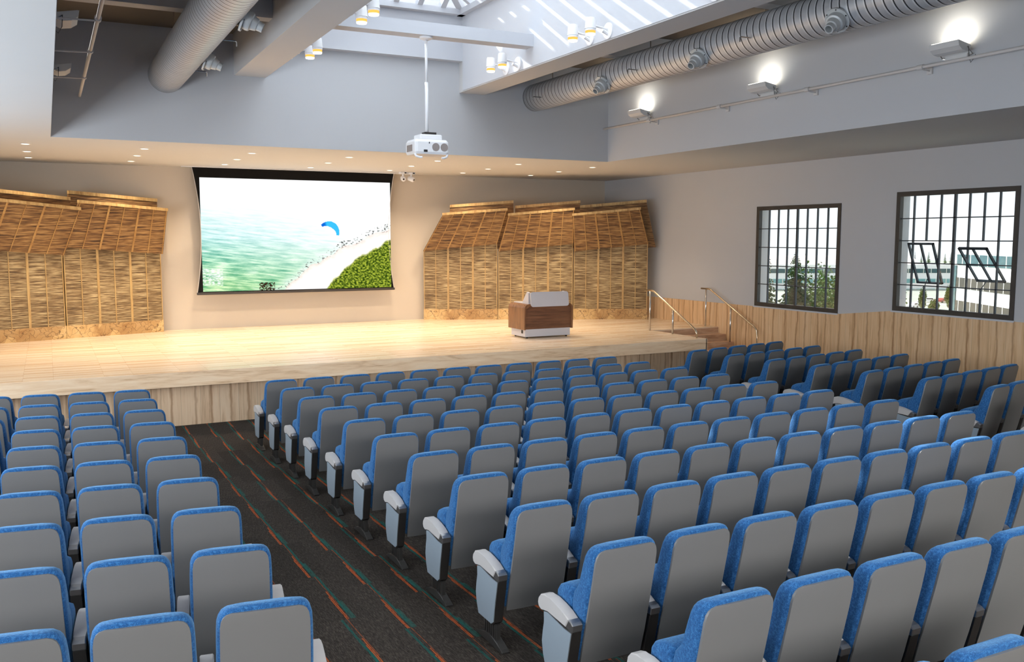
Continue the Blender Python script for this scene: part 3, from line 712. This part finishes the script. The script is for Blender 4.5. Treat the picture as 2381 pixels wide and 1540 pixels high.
# ------------------------------------------------------------------ flood lamps
def flood(x, wx, y, label, lit=True):
    s = 1 if wx > x else -1      # wall is towards +s
    root = empty('flood_lamp', (wx, y, 5.38), 0, label, 'flood lamp', 'angled flood lamps on the upper walls')
    prof = [(-.06, .055), (-.30, .10), (-.285, .03), (-.22, -.015), (-.12, -.03), (-.07, -.01)]
    bm = bmesh.new(); prism(bm, [(s*a, b) for a, b in prof], -.215, .215, 'y'); new_obj('lamp_housing', bm, M['lampbody'], root)
    bm = bmesh.new(); prism(bm, [(s*-.075, .062), (s*-.285, .102), (s*-.285, .106), (s*-.075, .066)], -.19, .19, 'y'); new_obj('lamp_glass', bm, M['glow_flood'] if lit else M['nozzle'], root)
    new_obj('mount_channel', boxes((min(0, -s*.05), max(0, -s*.05), -.16, .16, -.09, -.035)), M['lampbody'], root)
    for yy in (-.20, .20):
        bm = bmesh.new(); tube(bm, [(-s*.13, yy*1.09, .03), (-s*.02, yy*1.09, -.05), (-s*.01, yy*.8, -.06)], .008, 6); new_obj('yoke_arm', bm, M['steel'], root)
    bm = bmesh.new(); tube(bm, [(-s*.13, -.235, .03), (-s*.12, -.24, -.10), (-s*.08, -.24, -.17), (-s*.01, -.24, -.10), (0, -.24, -.06)], .004, 5); new_obj('power_cord', bm, M['dark'], root)
    if lit:
        ld = bpy.data.lights.new('flood', 'AREA'); ld.shape = 'RECTANGLE'; ld.size = .18; ld.size_y = .36; ld.energy = 2.6; ld.color = (1, .95, .82); ld.spread = radians(150)
        lo = bpy.data.objects.new('flood_light', ld); COL.objects.link(lo); lo.location = (wx-s*.16, y, 5.38+.10)
        lo.rotation_euler = (radians(180), radians(14*s), 0)
for y, n in ((14.98, 'farthest lit flood lamp, nearest the stage, on the right upper wall'), (11.55, 'middle lit flood lamp above the thin pipe'), (8.09, 'large near lit flood lamp on the right upper wall'), (4.7, 'lit flood lamp on the right upper wall, closest to the rear')):
    if y > 5: flood(10.4, FR, y, n)
flood(.4, FL, 14.9, 'unlit flood lamp in the dark left bay, nearer the stage', False)
flood(.4, FL, 11.5, 'unlit flood lamp in the dark left bay, farther from the stage', False)
# ------------------------------------------------------------------ cylinder wall lamps in the skylight well
def wlamp(wx, s, y, z, label):
    root = empty('wall_lamp', (wx, y, z), 0, label, 'wall lamp', 'white cylinder lamps in the skylight well')
    bm = bmesh.new(); lathe(bm, [(0, .115), (.018, .115), (.022, .10)], (-s,0,0), (0,0,0), 26); new_obj('wall_disc', bm, M['wplastic'], root)
    a = -s*.30
    bm = bmesh.new(); tube(bm, [(0,0,.02), (a*.85, 0, .05)], .016, 8); tube(bm, [(0,0,-.05), (a*.35, 0, .0)], .026, 8); new_obj('arm', bm, M['wplastic'], root)
    bm = bmesh.new(); lathe(bm, [(-.13, .062), (-.115, .070), (0, .078), (.02, .082), (.02, .076), (.05, .076)], (0,0,-1), (a, 0, .02), 22); new_obj('lamp_head', bm, M['wplastic'], root, smooth=True).modifiers.new('e', 'EDGE_SPLIT')
    bm = bmesh.new(); lathe(bm, [(.05, .070), (.085, .070)], (0,0,-1), (a, 0, .02), 20); new_obj('amber_band', bm, M['glow_warm'], root)
    bm = bmesh.new(); lathe(bm, [(.085, .070), (.105, .066)], (0,0,-1), (a, 0, .02), 20); new_obj('lens', bm, M['glow_white'], root)
XA = BR0-.012
for k, (y, w) in enumerate(((14.30, 'far pair, stage side'), (13.86, 'far pair, audience side'), (11.58, 'middle pair, stage side'), (11.10, 'middle pair, audience side'), (8.78, 'near pair, stage side'), )):
    wlamp(XA, 1, y, 5.90, 'white cylinder wall lamp on the striped sunlit wall, '+w)
for k, (y, w) in enumerate(((14.55, 'far pair, stage side'), (14.1, 'far pair, audience side'), (11.9, 'near pair, stage side'), (11.4, 'near pair, audience side'))):
    wlamp(BL1+.012, -1, y, 5.90, 'white cylinder wall lamp beyond the left beam, '+w)

# ------------------------------------------------------------------ theatre chairs
PITCH = .5436; HP = PITCH/2
REAR = [(.24, .103), (.41, .058), (.57, .020), (.78, -.028), (.98, -.068), (1.01, -.072)]
FRONT = [(.26, .150), (.40, .180), (.54, .187), (.62, .183), (.68, .168), (.73, .125), (.80, .100), (.90, .070), (.96, .050), (.985, .030), (1.0, .0)]
def m_backrest():
    bm = bmesh.new(); rings = []
    for z, w in ((.262, .205), (.275, .222), (.35, .227), (.45, .228), (.54, .229), (.62, .229), (.68, .229), (.73, .228), (.80, .227), (.87, .225), (.92, .222), (.95, .214), (.972, .203), (.988, .188), (.998, .165), (1.002, .13)):
        y0 = interp(REAR, z)+.008; y1 = interp(FRONT, min(z, 1.0)); y1 = max(y1, y0+.02)
        rings.append(rrect(-w, w, y0, y1, z, .035))
    loft(bm, rings); return bm
def m_shell():
    bm = bmesh.new(); rings = []
    for z, w in ((.247, .208), (.252, .212), (.4, .213), (.6, .212), (.8, .210), (.90, .208), (.935, .203), (.958, .193), (.972, .178), (.980, .155)):
        y = interp(REAR, z); rings.append([(-w, y+.018, z), (w, y+.018, z), (w, y, z), (w*.5, y-.006, z), (-w*.5, y-.006, z), (-w, y, z)])
    loft(bm, rings); return bm
def m_seat():
    bm = bmesh.new(); rings = []
    for z, y1, w in ((.30, .26, .18), (.315, .29, .215), (.40, .335, .224), (.50, .362, .226), (.57, .374, .226), (.62, .368, .225), (.655, .345, .222), (.68, .30, .21), (.69, .255, .18)):
        rings.append(rrect(-w, w, .165, y1, z, .04))
    loft(bm, rings); return bm
ARM = [(.079, .549), (.14, .568), (.22, .586), (.30, .597), (.365, .599), (.41, .585), (.438, .555), (.445, .525), (.435, .500), (.405, .488), (.367, .500), (.321, .515), (.117, .490)]
SHELLP = [(.041, .484), (.056, .42), (.075, .34), (.092, .26), (.105, .175), (.14, .150), (.352, .152), (.380, .22), (.396, .30), (.385, .37), (.370, .43), (.372, .50), (.321, .512), (.117, .488)]
def side_parts(x0, x1, outer):
    """meshes of one armrest stand between x0 and x1; outer: -1/1 side with cover plate, 0 none"""
    out = {}
    bm = bmesh.new(); prism(bm, ARM, x0, x1); out['armrest'] = (bm, M['arm'], .006)
    bm = bmesh.new(); prism(bm, [(.030, .527), (.036, .490), (.041, .484), (.117, .490), (.079, .549), (.05, .541)], x0, x1); out['arm_cap'] = (bm, M['capm'], .005)
    bm = bmesh.new(); a = .004 if outer < 0 else .001; b = .004 if outer > 0 else .001
    prism(bm, SHELLP, x0+a, x1-b); out['side_bracket'] = (bm, M['dark'], .004)
    if outer:
        c = Vector((.22, .34)); pts = [tuple(c+(Vector(p)-c)*.955) for p in SHELLP[:-2]]+[(.318, .503), (.125, .478)]
        bm = bmesh.new(); prism(bm, pts, x0-.001, x0+.004) if outer < 0 else prism(bm, pts, x1-.004, x1+.001); out['cover_plate'] = (bm, M['plate'], None)
    bm = bmesh.new(); xm = (x0+x1)/2; prism(bm, [(.10, .02), (.10, .16), (.31, .16), (.285, .02)], xm-.014, xm+.014)
    for k in range(6): box(bm, xm-.021, xm+.021, .118+k*.031, .130+k*.031, .03, .155)
    out['pedestal'] = (bm, M['foot'], None)
    bm = bmesh.new(); prism(bm, [(-.008, 0), (-.01, .012), (.02, .022), (.07, .045), (.13, .060), (.20, .064), (.28, .056), (.35, .036), (.40, .014), (.41, 0)], x0+.006, x1-.006); out['foot'] = (bm, M['foot'], .004)
    return out
def build_seat():
    r = empty('theatre_seat', (0,0,0))
    new_obj('backrest', m_backrest(), M['fabric'], r, smooth=True)
    o = new_obj('back_shell', m_shell(), M['shell'], r, smooth=True); o.modifiers.new('e', 'EDGE_SPLIT').split_angle = radians(50)
    new_obj('seat', m_seat(), M['fabric'], r, smooth=True)
    return r
def add_side(r, key, lib={}):
    if key not in lib:
        x0, x1, outer = {'L': (-HP-.035, -HP+.035, 0), 'LE': (-HP-.035, -HP+.035, -1), 'RE': (HP-.035, HP+.035, 1)}[key]
        lib[key] = []
        for n, (bm, m, bv) in side_parts(x0, x1, outer).items():
            if bv: bmesh.ops.bevel(bm, geom=[e for e in bm.edges if abs(e.verts[0].co.x-e.verts[1].co.x) < 1e-5], offset=bv, segments=1, affect='EDGES')
            o = new_obj(n, bm, m, r); lib[key].append((n, o.data))
    else:
        for n, me in lib[key]:
            o = bpy.data.objects.new(n, me); COL.objects.link(o); o.parent = r
seat0 = build_seat()
CAM = Vector((0, 0, 3.0)); YAW, PIT, FPX = .472244, .1025185, 2110.09
fw = Vector((sin(YAW)*cos(PIT), cos(YAW)*cos(PIT), -sin(PIT))); rt = Vector((cos(YAW), -sin(YAW), 0)); upv = rt.cross(fw)
def px(P):
    v = Vector(P)-CAM; d = v.dot(fw)
    return (-1, -1) if d < .3 else (1190.5+FPX*v.dot(rt)/d, 770-FPX*v.dot(upv)/d)
ORD = ['first', 'second', 'third', 'fourth', 'fifth', 'sixth', 'seventh', 'eighth', 'ninth', 'tenth', 'eleventh', 'twelfth', 'thirteenth', 'fourteenth']
used = [False]; nseats = 0
def place(x, y, rz, first, last, label, group):
    """x, y = floor point of the seat centre at the foot line"""
    global nseats
    z = floor_z(y); c, s = cos(rz), sin(rz); vis = 0
    for lx in (-.3, -.15, 0, .15, .3):
        for ly, lz in ((-.07, 1.0), (0, .97), (.05, .6), (.4, .6), (.1, .3), (.2, .02)):
            q = px((x+lx*c-ly*s, y+lx*s+ly*c, z+lz))
            if -2 < q[0] < 2383 and 0 < q[1] < 1542: vis += 1
    if vis < 1: return
    if used[0]:
        r = seat0.copy(); COL.objects.link(r)
        for ch in base_children:
            o = ch.copy(); COL.objects.link(o); o.parent = r
    else: r = seat0; used[0] = True
    r.location = (x, y, z); r.rotation_euler = (0, 0, rz)
    add_side(r, 'LE' if first else 'L')
    if last: add_side(r, 'RE')
    tag(r, label, 'seat', group); nseats += 1
base_children = list(seat0.children)
# centre block
for row in range(13):
    y = 12.804-.953*row
    for c in range(11):
        place(2.868+PITCH*c, y, 0, c == 0, c == 10, 'blue and grey seat, centre block, %s row from stage, %s from the carpeted aisle' % (ORD[row], ORD[c]), 'theatre seats in the centre block')
# right block, turned towards the stage
a = radians(9.6)
for row in range(11):
    for c in range(5):
        x = 10.31+.023*row+PITCH*cos(a)*c; y = 12.90-.945*row+PITCH*sin(a)*c-.04
        place(x, y, a, c == 0, c == 4, 'blue and grey seat, wainscot side block, %s row from stage, %s from the wall' % (ORD[row], ORD[4-c]), 'theatre seats in the block by the wainscot')
# left block
a = radians(-8)
for row in range(13):
    for c in range(5):
        x = .915-.007*row-PITCH*cos(a)*c; y = 12.865-.9496*row-PITCH*sin(a)*c-.04
        place(x, y, a, c == 4, c == 0, 'blue and grey seat, left block, %s row from stage, %s from the carpeted aisle' % (ORD[row], ORD[c]), 'theatre seats in the left block')
print('seats', nseats)

# ------------------------------------------------------------------ outside
GZ = -17.0
M['asphalt'] = plain('asphalt and grass', (150, 152, 140), .9, var=.3, scale=.05)
M['facade'] = plain('white facade', (240, 238, 236), .7, var=.03)
M['facade_roof'] = plain('pinkish roof', (214, 196, 190), .8)
def winband(name, c1, c2, s):
    t = NT(name); tc = t.n('ShaderNodeTexCoord'); sep = t.n('ShaderNodeSeparateXYZ'); t.l(tc.outputs['Object'], sep.inputs[0])
    f = t.math('FRACT', t.math('DIVIDE', sep.outputs[0], s)); g2 = t.math('LESS_THAN', f, .08)
    n = t.noise(t.coord((.3, .3, .8)), 1.5, 2)
    t.bsdf(t.mix(g2, t.mix(n, lin(c1), lin(c2)), lin((225, 222, 210))), .15); return t.m
M['teal'] = winband('teal window band', (34, 62, 68), (70, 108, 112), 3.0)
M['teal2'] = winband('bright teal windows', (84, 146, 150), (140, 186, 186), 4.0)
M['darkwin'] = winband('dark window band', (26, 24, 22), (62, 58, 48), 2.2)
M['fir'] = plain('fir needles', (36, 62, 34), .9, var=.4, scale=1.5)
M['leaf'] = plain('bush leaves', (70, 98, 36), .9, var=.4, scale=1.5)
M['bark'] = plain('bark', (84, 66, 48), .9)
struct('ground_outside', boxes((18, 700, -50, 700, GZ-.5, GZ)), M['asphalt'], 'pale car park and lawns outside the windows', 'ground')
def ray(x, y, D):
    d = fw+rt*((x-1190.5)/FPX)-upv*((y-770)/FPX); return CAM+d*D
def building(name, p0, p1, depth, ztop, floors, label, wm, roof=None, band=.42, fh=3.9, first=1.6):
    p0, p1 = Vector(p0), Vector(p1); d = (p1-p0); L = d.length; rz = math.atan2(d.y, d.x)
    root = empty(name, (p0.x, p0.y, GZ), rz, label, 'building', 'buildings seen through the windows')
    H = ztop-GZ
    new_obj('wall_block', boxes((0, L, 0, depth, 0, H)), M['facade'], root)
    z = H-first
    for i in range(floors):
        zt = z-i*fh; o = new_obj('window_band', boxes((1.0, L-1.0, -.12, .0, zt-fh*band, zt)), wm[i % len(wm)], root)
    if roof:
        bm = bmesh.new(); prism(bm, [(4, H), (depth-4, H), (depth-14, H+3), (14, H+3)], 3, L-10, 'x'); new_obj('roof', bm, M['facade_roof'], root)
    return root
q0, q1 = ray(1700, 617, 350), ray(2216, 612, 352)
building('office_building', (q0.x, q0.y), (q1.x, q1.y), 40, q0.z+.2, 4, 'long white office building with teal window bands beyond the trees', [M['teal'], M['teal2'], M['teal2']], roof=True)
q0, q1 = ray(2220, 625, 150), ray(2460, 600, 118)
b = building('office_building', (q0.x, q0.y), (q1.x, q1.y), 40, 1.0, 5, 'white office block with dark window bands, seen through the vented window', [M['teal'], M['darkwin'], M['darkwin']], band=.46, fh=3.75, first=.7)
new_obj('glass_corner', boxes((.15, 1.0, -.16, 0, 1, 15.5)), M['teal'], b)
def conifer(loc, h, r, label, seed, light=False):
    rnd = random.Random(seed); root = empty('fir_tree', loc, rnd.random()*6, label, 'tree', 'trees outside the windows')
    bm = bmesh.new(); tube(bm, [(0,0,0), (0,0,h*.97)], [h*.018, h*.002], 7); new_obj('trunk', bm, M['bark'], root)
    bm = bmesh.new(); N = 120 if h*FPX/((loc[0]**2+loc[1]**2)**.5) > 300 else 36
    for i in range(N):
        t = i/(N-1); z = h*(.06+.92*t); R = r*(1-t)**.8+.02*h*.3
        for k in range(int(7+(18 if N > 50 else 8)*(1-t))):
            a = rnd.random()*2*pi; l = R*rnd.uniform(.55, 1.12); dr = -l*rnd.uniform(.12, .4); wd = l*(.22 if N > 50 else .4)+.08
            for q in range(3):
                f0, f1 = q/3, (q+1)/3; 
                for sgn in (-1, 1):
                    p0 = Vector((cos(a)*l*f0, sin(a)*l*f0, z+dr*f0*f0)); p1 = Vector((cos(a)*l*f1, sin(a)*l*f1, z+dr*f1*f1))
                    s = Vector((-sin(a), cos(a), -.35*sgn))*wd*sgn*(1.1-f1)
                    m = (p0+p1)/2+s*rnd.uniform(.8, 1.6)+Vector((0,0,-wd*.6))
                    bm.faces.new([bm.verts.new(p0), bm.verts.new(p1), bm.verts.new(m)])
    new_obj('foliage', bm, M['leaf'] if light else M['fir'], root)
def broadleaf(loc, h, r, label, seed):
    rnd = random.Random(seed); root = empty('leafy_tree', loc, 0, label, 'tree', 'trees outside the windows')
    bm = bmesh.new(); tube(bm, [(0,0,0), (0,0,h*.7)], [h*.025, h*.01], 7); new_obj('trunk', bm, M['bark'], root)
    bm = bmesh.new()
    near = h*FPX/((loc[0]**2+loc[1]**2)**.5) > 300
    for i in range(12000 if near else 2500):
        a, b = rnd.random()*2*pi, math.acos(rnd.uniform(-1, 1)); k = rnd.uniform(.55, 1.0)*(1+.22*sin(a*3+b*4))
        p = Vector((r*k*sin(b)*cos(a), r*k*sin(b)*sin(a), h*.55+h*.45*k*cos(b))); s = r*(.05 if near else .13)
        u = Vector((rnd.uniform(-1,1), rnd.uniform(-1,1), rnd.uniform(-1,1))).normalized()*s; v = u.cross(Vector((rnd.uniform(-1,1), rnd.uniform(-1,1), rnd.uniform(-1,1)))).normalized()*s
        bm.faces.new([bm.verts.new(p-u), bm.verts.new(p+v), bm.verts.new(p+u), bm.verts.new(p-v)])
    new_obj('foliage', bm, M['leaf'], root)
def tree_at(x, ytop, D, w, kind, label, seed):
    t = ray(x, ytop, D); h = t.z-GZ; rr = w/2/FPX*D
    if kind == 'b': broadleaf((t.x, t.y, GZ), h, rr, label, seed)
    else: conifer((t.x, t.y, GZ), h, rr, label, seed, kind == 'l')
for a_ in ((1783, 572, 62, 190, 'f', 'dark fir tree at the far edge of the stage-side window', 1), (1851, 577, 80, 230, 'f', 'tall dark fir tree in the middle of the stage-side window', 2),
           (1902, 640, 82, 130, 'b', 'green leafy tree right of the middle fir', 3), (1952, 648, 90, 150, 'b', 'lighter leafy tree at the right edge of the stage-side window', 4),
           (1919, 622, 95, 70, 'l', 'thin pale conifer poking above the leafy trees', 5), (1797, 592, 415, 16, 'f', 'tiny distant fir above the office roof, by the first fir', 6),
           (1873, 588, 415, 22, 'f', 'distant fir above the office roof, right of the tall fir', 7), (1889, 594, 420, 20, 'f', 'distant fir above the office roof, second right of the tall fir', 8),
           (1899, 597, 425, 18, 'l', 'pale distant conifer above the office roof', 9), (1945, 612, 420, 16, 'l', 'small distant conifer above the roof at the window edge', 10),
           (2105, 574, 420, 14, 'f', 'distant fir above the pink roof at the far edge of the vented window', 11), (2128, 584, 430, 12, 'f', 'thin distant fir above the pink roof', 12),
           (2143, 590, 425, 14, 'l', 'small pale distant conifer above the pink roof', 13), (2160, 584, 420, 20, 'l', 'pair-like pale conifer above the middle of the pink roof', 14),
           (2180, 582, 420, 18, 'f', 'dark distant fir above the pink roof, near the mullion', 15), (2198, 588, 415, 20, 'l', 'pale conifer where the pink roof ends', 16), (2212, 584, 400, 16, 'f', 'dark conifer touching the near office block', 17),
           (2098, 618, 120, 70, 'l', 'slim pale conifer beside the window jamb', 18), (2146, 672, 250, 17, 'b', 'small round tree in the car park, beside the white cars', 19),
           (2172, 698, 230, 22, 'b', 'yellow green bush in front of the parked cars', 20), (2207, 666, 260, 16, 'b', 'small round tree against the near office block', 21)):
    tree_at(*a_)
def car(x, y, rz, rgb, label):
    p = ray(x, y, 300); p = CAM+(p-CAM)*((GZ-3)/(p.z-3))
    root = empty('parked_car', (p.x, p.y, GZ), rz, label, 'car', 'cars parked outside')
    bm = bmesh.new(); prism(bm, [(-2.2, .35), (-2.2, .85), (-1.9, .95), (-1.2, .98), (-.6, 1.42), (.9, 1.42), (1.6, .95), (2.1, .85), (2.2, .35)], -.85, .85, 'y'); new_obj('body', bm, plain('car paint', rgb, .3), root, bevel=.05)
    new_obj('window_glass', boxes((-.75, 1.1, -.87, .87, 1.0, 1.32)), M['blackp'], root)
    for xx in (-1.35, 1.35):
        for yy in (-.8, .8):
            bm = bmesh.new(); lathe(bm, [(-.1, .32), (.1, .32)], (0,1,0), (xx, yy, .32), 14); new_obj('wheel', bm, M['blackp'], root)
for a_ in ((2122, 716, .3, (236, 232, 236), 'pale car parked outside, nearest the window jamb'), (2141, 710, .35, (225, 225, 230), 'white car parked outside, second from the window jamb'),
           (2158, 703, -.6, (240, 240, 240), 'white car parked at an angle beside the round tree'), (2190, 704, .2, (150, 60, 50), 'dark red car parked near the office block'), (2208, 697, .2, (170, 120, 110), 'brownish car parked behind the dark red one')):
    car(*a_)

# ------------------------------------------------------------------ lights
def area(name, loc, rot, sx, sy, e, col, spread=180):
    l = bpy.data.lights.new(name, 'AREA'); l.shape = 'RECTANGLE'; l.size = sx; l.size_y = sy; l.energy = e; l.color = col; l.spread = radians(spread)
    o = bpy.data.objects.new(name, l); COL.objects.link(o); o.location = loc; o.rotation_euler = rot; return o
sun = bpy.data.lights.new('sun', 'SUN'); sun.energy = 12; sun.angle = radians(.6); sun.color = (1, .97, .93)
so = bpy.data.objects.new('sun', sun); COL.objects.link(so); so.rotation_euler = Vector((.35, -1.3, -1.0)).to_track_quat('-Z', 'Y').to_euler()
area('skylight_glow', ((BL1+BR0)/2, 7.0, 8.6), (0, 0, 0), 3.2, 18, 680, (.88, .94, 1.0))
area('rear_fill', (5.0, YR+.1, 3.4), (radians(60), 0, 0), 15, 2.2, 530, (1.0, .98, .95), 78)  # added fill lamp behind the camera, brightens seat backs and stage front
area('rear_fill_high', (5.0, YR+.1, 4.0), (radians(88), 0, 0), 15, 1.0, 45, (.90, .95, 1.0))  # second, weaker fill added at the rear wall for general brightness
area('left_wall_windows', (XL+.06, 7.5, 2.5), (0, radians(-90), 0), 2.1, 15, 800, (.84, .92, 1.0))
w = bpy.data.worlds.new('sky'); SC.world = w; w.use_nodes = True; nt = w.node_tree; nt.nodes.clear()
o_ = nt.nodes.new('ShaderNodeOutputWorld'); b_ = nt.nodes.new('ShaderNodeBackground'); tcw = nt.nodes.new('ShaderNodeTexCoord'); sp = nt.nodes.new('ShaderNodeSeparateXYZ'); rp = nt.nodes.new('ShaderNodeValToRGB')
nt.links.new(tcw.outputs['Generated'], sp.inputs[0]); nt.links.new(sp.outputs[2], rp.inputs[0])
rp.color_ramp.elements[0].color = (1, 1, 1, 1); rp.color_ramp.elements[1].color = (.86, .93, 1.0, 1)
nt.links.new(rp.outputs[0], b_.inputs[0]); b_.inputs[1].default_value = 1.35; nt.links.new(b_.outputs[0], o_.inputs[0])

# ------------------------------------------------------------------ camera
cd = bpy.data.cameras.new('camera'); cd.sensor_width = 36; cd.lens = FPX/2381*36; cd.clip_end = 2000
co = bpy.data.objects.new('camera', cd); COL.objects.link(co); co.location = CAM
co.matrix_world = Matrix(((rt.x, upv.x, -fw.x, CAM.x), (rt.y, upv.y, -fw.y, CAM.y), (rt.z, upv.z, -fw.z, CAM.z), (0, 0, 0, 1)))
SC.camera = co
SC.view_settings.view_transform = 'Standard'; SC.view_settings.look = 'None'; SC.view_settings.exposure = 0
try:
    SC.cycles.use_denoising = True; SC.cycles.max_bounces = 6; SC.cycles.diffuse_bounces = 3; SC.cycles.glossy_bounces = 2; SC.cycles.adaptive_min_samples = 16; SC.cycles.use_adaptive_sampling = True; SC.cycles.adaptive_threshold = .06; SC.cycles.transparent_max_bounces = 12
    SC.cycles.sample_clamp_indirect = 6
except Exception: pass
